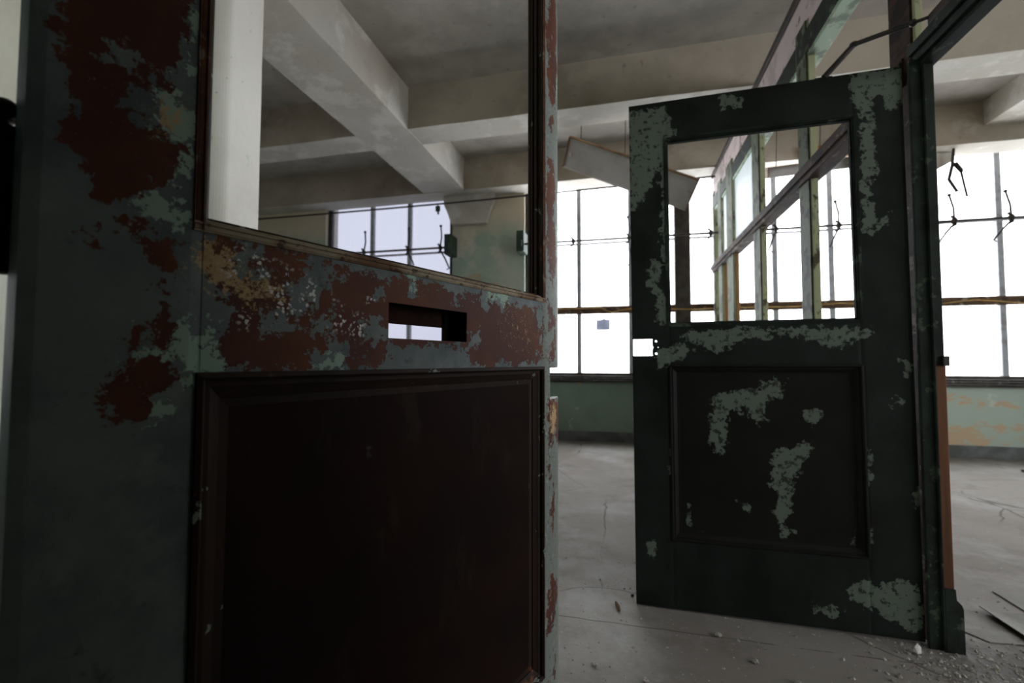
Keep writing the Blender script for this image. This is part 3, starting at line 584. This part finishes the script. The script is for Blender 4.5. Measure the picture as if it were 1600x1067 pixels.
def sdist(poly, x, z):
    inside = False; best = 9.0; n = len(poly)
    for i in range(n):
        x0, z0 = poly[i]; x1, z1 = poly[(i+1) % n]
        if (z0 > z) != (z1 > z) and x < (x1-x0)*(z-z0)/(z1-z0)+x0: inside = not inside
        dx, dz = x1-x0, z1-z0; L = dx*dx+dz*dz
        t = 0 if L == 0 else max(0, min(1, ((x-x0)*dx+(z-z0)*dz)/L))
        d = (x-x0-t*dx)**2+(z-z0-t*dz)**2
        if d < best: best = d
    d = math.sqrt(best); return d if inside else -d
def prep(polys):
    return [(p, min(a for a, b in p)-.06, max(a for a, b in p)+.06, min(b for a, b in p)-.06, max(b for a, b in p)+.06) for p in polys]
def field(pr, x, z):
    v = -.05
    for p, x0, x1, z0, z1 in pr:
        if x0 < x < x1 and z0 < z < z1: v = max(v, sdist(p, x, z))
    return v
def wear(o, W, sx):
    P = {k: prep(v) for k, v in W.items()}; me = o.data
    ca = me.color_attributes.new('wear', 'FLOAT_COLOR', 'POINT')
    for i, v in enumerate(me.vertices):
        x, z = v.co.x*sx, v.co.z
        if 'brown' in P:
            r = field(P['brown'], x, z); g = field(P['gray'], x, z); r = min(r, -g)
            gr = field(P['green'], x, z); oc = field(P['ochre'], x, z); wh = field(P['white'], x, z); scr = field(P['scratch'], x, z)
            K = 14
            c = [max(0, min(1, .5+k*K)) for k in (r, gr, oc, wh)]
            if scr > 0: c[2] = max(c[2], min(.26, scr*12))
        else:
            c = [max(0, min(1, .5+field(P['gray'], x, z)*12)), 0, 0, 0]
        ca.data[i].color = c
def slab(bm, x0, x1, z0, z1, y0, y1, sx, cell=.011, yf=None, ch=.0012):
    nx = max(2, int((x1-x0)/cell)); nz = max(2, int((z1-z0)/cell)); g = []
    for i in range(nx+1):
        row = []
        for j in range(nz+1):
            x = x0+(x1-x0)*i/nx; z = z0+(z1-z0)*j/nz; y = y0 + (yf(x) if yf else 0)
            if i in (0, nx) or j in (0, nz): y += ch
            row.append(bm.verts.new((x*sx, y, z)))
        g.append(row)
    for i in range(nx):
        for j in range(nz): bm.faces.new((g[i][j], g[i+1][j], g[i+1][j+1], g[i][j+1]))
    loop = [g[i][0] for i in range(nx)] + [g[nx][j] for j in range(nz)] + [g[i][nz] for i in range(nx, 0, -1)] + [g[0][j] for j in range(nz, 0, -1)]
    bk = [bm.verts.new((v.co.x, y1, v.co.z)) for v in loop]; n = len(loop)
    for i in range(n): bm.faces.new((loop[i], loop[(i+1) % n], bk[(i+1) % n], bk[i]))
    bm.faces.new(bk[::-1])
    return bm
def hole_cell(bm, x0, x1, z0, z1, cx, cz, r, y0, y1, sx, n=24):
    def ring(y):
        inn, out = [], []
        for k in range(n):
            a = 2*PI*k/n+PI/n; c, s = math.cos(a), math.sin(a)
            inn.append(bm.verts.new(((cx+r*c)*sx, y, cz+r*s)))
            t = min(((x1-cx)/c if c > 0 else (x0-cx)/c) if abs(c) > 1e-6 else 9, ((z1-cz)/s if s > 0 else (z0-cz)/s) if abs(s) > 1e-6 else 9)
            out.append(bm.verts.new(((cx+t*c)*sx, y, cz+t*s)))
        return inn, out
    i0, o0 = ring(y0); i1, o1 = ring(y1)
    for k in range(n):
        q = (k+1) % n
        bm.faces.new((i0[k], i0[q], o0[q], o0[k])); bm.faces.new((i1[q], i1[k], o1[k], o1[q]))
        bm.faces.new((i0[q], i0[k], i1[k], i1[q])); bm.faces.new((o0[k], o0[q], o1[q], o1[k]))
def ring_molding(bm, x0, x1, z0, z1, prof, sx):
    """prof: list of (inset, depth) around a rectangle, mitred"""
    loops = []
    for d, y in prof:
        loops.append([bm.verts.new((x*sx, y, z)) for x, z in ((x0+d, z0+d), (x1-d, z0+d), (x1-d, z1-d), (x0+d, z1-d))])
    for a, b in zip(loops[:-1], loops[1:]):
        for k in range(4): bm.faces.new((a[k], a[(k+1) % 4], b[(k+1) % 4], b[k]))
    return bm

def make_door(root, sx, W, m, mp, wr, xa, xb, zp0, zp1, zo0, zo1, top, notch, hole=None, screw=None, roundf=None):
    TH = .042
    o = obj('hinge_stile', slab(bmesh.new(), 0, xa, .012, top, 0, TH, sx), m, root); wear(o, wr, sx)
    bm = bmesh.new(); nx0, nz0, nz1 = notch
    slab(bm, xb, W, .012, nz0, 0, TH, sx, yf=roundf); slab(bm, xb, W, nz1, top, 0, TH, sx, yf=roundf)
    if screw:
        c0 = screw[0][0]-.01; c1 = nx0
        slab(bm, xb, c0, nz0, nz1, 0, TH, sx, ch=0)
        zm = (screw[0][1]+screw[1][1])/2
        hole_cell(bm, c0, c1, zm, nz1, screw[0][0], screw[0][1], .0045, 0, TH, sx); hole_cell(bm, c0, c1, nz0, zm, screw[1][0], screw[1][1], .0045, 0, TH, sx)
    else: slab(bm, xb, nx0, nz0, nz1, 0, TH, sx, yf=roundf, ch=0)
    o = obj('lock_stile', bm, m, root); wear(o, wr, sx)
    o = obj('top_rail', slab(bmesh.new(), xa, xb, zo1, top, .0006, TH, sx), m, root); wear(o, wr, sx)
    o = obj('bottom_rail', slab(bmesh.new(), xa, xb, .012, zp0, .0006, TH, sx), m, root); wear(o, wr, sx)
    bm = bmesh.new()
    if hole:
        hx0, hx1, hz0, hz1 = hole
        for a, b, c, d in ((xa, hx0, zp1, zo0), (hx1, xb, zp1, zo0), (hx0, hx1, zp1, hz0), (hx0, hx1, hz1, zo0)): slab(bm, a, b, c, d, .0006, .0032, sx, cell=.009, ch=0)
        for a, b in ((zp1, zp1+.014), (zo0-.014, zo0)): B(bm, xa*sx, xb*sx, .0032, .039, a, b)
        o = obj('lock_rail', bm, m, root); wear(o, wr, sx)
        bx0, bx1, bz0, bz1 = hx0-.07, hx1-.024, hz0-.02, hz1-.0285
        bm = bmesh.new()
        for a, b, c, d in ((xa, bx0, zp1, zo0), (bx1, xb, zp1, zo0), (bx0, bx1, zp1, bz0), (bx0, bx1, bz1, zo0)): B(bm, a*sx, b*sx, .039, TH, c, d)
        obj('back_plate', bm, M_RUSTIN, root)
        bm = box((hx1+.006)*sx, (hx1+.012)*sx, .0033, .0385, zp1+.015, zo0-.015); B(bm, bx1*sx, hx1*sx+.006*sx, .034, .0388, hz0-.03, hz1+.02)
        obj('lock_pocket', bm, M_DARKVOID, root)
    else:
        o = obj('lock_rail', slab(bm, xa, xb, zp1, zo0, .0006, TH, sx), m, root); wear(o, wr, sx)
    # stepped beads round the glass opening
    def bead(horizontal, at, sgn, a, b):
        bm = bmesh.new()
        for y0, y1, pr in ((.003, .010, .004), (.0125, .019, .009), (.0225, .028, .009), (.032, .0395, .004)):
            if horizontal: B(bm, a*sx, b*sx, y0, y1, at-.002*sgn, at+pr*sgn, .0012, 1)
            else: B(bm, (at-.002*sgn)*sx, (at+pr*sgn)*sx, y0, y1, a, b, .0012, 1)
        for d0, d1, y0 in ((0, .0026, -.0016), (.0032, .0084, -.0010), (.0088, .0108, -.0016)):
            e0, e1 = at-d0*sgn, at-d1*sgn
            if horizontal: B(bm, (a-.0105)*sx, (b+.0105)*sx, y0, .002, e0, e1, .0005, 1)
            else: B(bm, e0*sx, e1*sx, y0, .002, a-.0105, b+.0105, .0005, 1)
        o = obj('glazing_bead', bm, M_BEAD if sx > 0 else M_POSTDARK, root)
        if sx > 0:
            o.data.materials.append(M_BEADWORN); o.data.materials.append(M_BEADRUST)
            for f in o.data.polygons:
                c = f.center; e = (at-(c.z if horizontal else c.x*sx))*sgn
                if c.y < .0021: f.material_index = 2 if not horizontal else 1
                elif c.y < .0102 or .0225 < c.y < .0282: f.material_index = 1 if horizontal else 0
        return o
    bead(True, zo0, 1, xa, xb); bead(True, zo1, -1, xa, xb); bead(False, xa, 1, zo0, zo1); bead(False, xb, -1, zo0, zo1)
    bm = bmesh.new()
    ring_molding(bm, xa-.004, xb+.004, zp0-.004, zp1+.004, [(0, .001), (.0005, -.0035), (.006, -.0045), (.009, -.001), (.0095, .004), (.016, .0045), (.021, .008), (.029, .0125), (.0295, .0145), (.04, .0155), (.04, .022)], sx)
    obj('panel_molding', bm, M_BEAD if sx > 0 else M_PANELR, root)
    o = obj('panel', slab(bmesh.new(), xa+.001, xb-.001, zp0+.001, zp1-.001, .0158, .03, sx), mp, root); wear(o, wr, sx)

# near door, ajar, hinged at the left
al = math.radians(21); u = Vector((math.sin(al), math.cos(al), 0)); nn = Vector((-u.y, u.x, 0))
o0 = nn*.55 + u*.074
door = thing('paneled_door', 'near rusty brown and teal peeling steel door, ajar, glassless with a rectangular lock hole', 'door', o0, PI/2-al, None, 'thing')
make_door(door, 1, .982, M_DOORL, M_PANELL, LEFT_WEAR, .136, .847, .28, .983, 1.149, 1.93, 2.1, (.883, .907, .983), (.389, .573, 1.0345, 1.0895),
          roundf=lambda x: .034*max(0, (x-.858)/.124)**2)
# butt hinge with ball tip on the far side
def hinge(root, z0, z1):
    bm = bmesh.new(); hx, hy = -.006, .05
    for k in range(5):
        a = z0+(z1-z0)*k/5; T(bm, [(hx, hy, a+.0008), (hx, hy, a+(z1-z0)/5-.0008)], .0122, 16)
    B(bm, -.006, .03, .0405, .0445, z0, z1, .001); B(bm, -.05, -.008, .046, .05, z0, z1, .001)
    h = obj('hinge', bm, M_IRON, root)
    bm = bmesh.new(); T(bm, [(hx, hy, z1), (hx, hy, z1+.006)], .006, 12); S(bm, (hx, hy, z1+.014), .0115, sub=3); obj('ball_finial', bm, M_IRON, h, True)
hinge(door, 1.076, 1.208); hinge(door, .2, .33); hinge(door, 1.8, 1.93)

# far door, ajar, hinged on the partition at the right
th = math.radians(-1.83)
door2 = thing('paneled_door', 'dark green peeling door standing open at the right, glass missing, notch in its free edge', 'door', (1.028, 1.946, 0), th, None, 'thing')
door2.rotation_euler = (0, math.radians(-.35), th)
make_door(door2, -1, .984, M_DOORR, M_PANELR, RIGHT_WEAR, .16, .836, .285, .985, 1.157, 1.932, 2.1, (.903, 1.028, 1.098), None, ((.888, 1.0885), (.888, 1.0365)))
bpy.context.view_layer.update()
iv = door2.matrix_world.inverted()
E1, E2, E3 = Vector((.765, 1.958, 2.1)), Vector((.875, 1.97, 2.222)), Vector((1.06, 1.80, 2.185))
bm = bmesh.new()
T(bm, [iv @ E1, iv @ E2], [.011, .010], 8); T(bm, [iv @ E2, iv @ (E2*.3+E3*.7)], .009, 8); T(bm, [iv @ (E2*.32+E3*.68), iv @ E3], .006, 8); S(bm, iv @ E2, .016, (1, 1, .7)); B(bm, *[v for p in ((iv @ E1),) for v in (p.x-.03, p.x+.03)], .005, .035, 2.094, 2.106, .002)
S(bm, iv @ (E2*.3+E3*.7), .013, (1, 1, 1))
o = obj('closer_arm', bm, M_IRON, door2, False)
bm = box(1.035, 1.06, 1.72, 1.83, 2.165, 2.2, .004)
for v in bm.verts: v.co = iv @ v.co
obj('closer_bracket', bm, M_IRON, o)

# ------------------------------------------------------------------ floor litter
def sheet(poly, z, t, label, lift=None, group=None):
    bm = bmesh.new(); a = [bm.verts.new((x, y, z)) for x, y in poly]; f = bm.faces.new(a)
    bmesh.ops.triangulate(bm, faces=[f]); bmesh.ops.subdivide_edges(bm, edges=bm.edges[:], cuts=5, use_grid_fill=True)
    for v in bm.verts:
        if lift: v.co.z += lift(v.co.x, v.co.y)
        v.co.z += (mnoise.noise(v.co*6)+1)*.0006
    bmesh.ops.recalc_face_normals(bm, faces=bm.faces[:])
    bmesh.ops.solidify(bm, geom=bm.faces[:], thickness=t)
    zz = min(v.co.z for v in bm.verts)
    if zz < .001:
        for v in bm.verts: v.co.z += .001-zz
    tag(obj('floor_sheet', bm, M_SHEET), label, 'floor sheet', group)
sheet([(1.55, 2.46), (2.35, 2.53), (2.35, 1.7), (1.56, 1.9)], .002, .003, 'loose dusty floor sheet farthest from the post base at the right')
sheet([(1.38, 2.262), (1.53, 2.27), (1.54, 1.55), (1.42, 1.6)], .003, .003, 'curled dusty floor sheet with a raised dark edge, right of the post base', lambda x, y: .018*max(0, 1-abs(x-1.38)/.07))
sheet([(1.2, 2.1), (1.372, 2.11), (1.375, 2.03), (1.26, 2.02)], .002, .003, 'small dusty floor sheet close beside the post base')
def chip(name, x, y, r, m, label, cat, sc=(1, 1, .6), rz=0):
    bm = bmesh.new(); S(bm, (0, 0, r*sc[2]*.9), r, sc, 2 if r < .012 else 1, .3); o = obj(name, bm, m); o.location = (x, y, 0); o.rotation_euler = (0, 0, rz); tag(o, label, cat)
chip('plaster_flake', .97, 1.885, .015, M_WHITECHIP, 'white plaster flake on the floor by the dark door hinge corner', 'plaster', (.75, .6, 1.15))
chip('rubble_lump', 3.53, 5.14, .034, M_IRON, 'dark rubble lump on the far right floor', 'rubble', (1.4, 1, .5))
chip('wood_splinter', -.03, 1.94, .05, M_LEAF, 'brown wood splinter on the floor near the dark door free edge', 'splinter', (.16, 1, .12), math.radians(12))
chip('dark_nut', .03, 2.05, .006, M_IRON, 'tiny dark nut on the floor beside the dark door free edge', 'nut', (1, 1, .8))
for i, (x, y, r) in enumerate(((.33, 1.83, .011), (-.1, 1.56, .009), (.06, 1.52, .01), (.42, 1.7, .009), (.52, 1.62, .01))):
    chip('plaster_pebble', x, y, r, M_CHIP, ['pale pebble lying on the floor crack below the dark door', 'pale pebble on the bare floor right of the near door edge', 'second pale pebble from the near door edge', 'pale pebble below the middle of the dark door', 'pale pebble nearest the viewer under the dark door'][i], 'pebble')
bm = bmesh.new(); rnd = random.Random(3)
def grit(x, y, r):
    a = rnd.uniform(0, 6.28); k = []
    for q in range(5):
        t = a+q*1.256; rr = r*rnd.uniform(.6, 1.2); k.append(bm.verts.new((x+math.cos(t)*rr, y+math.sin(t)*rr, .0005)))
    top = bm.verts.new((x+rnd.uniform(-.4, .4)*r, y+rnd.uniform(-.4, .4)*r, r*rnd.uniform(.5, 1.0)))
    bm.faces.new(k[::-1])
    for q in range(5): bm.faces.new((k[q], k[(q+1) % 5], top))
for i in range(1500):
    x, y = rnd.uniform(-.5, 2.2), rnd.uniform(.9, 2.4)
    grit(x, y, rnd.choice((.0015, .002, .002, .003, .003, .004, .005, .007)))
for i in range(900):
    x, y = rnd.gauss(1.15, .16), rnd.gauss(1.82, .1)
    grit(x, y, rnd.choice((.002, .003, .003, .004, .006, .009)))
tag(obj('plaster_grit', bm, M_CHIP), 'scattered pale plaster grit and paint chips on the floor', 'grit', None, 'stuff')
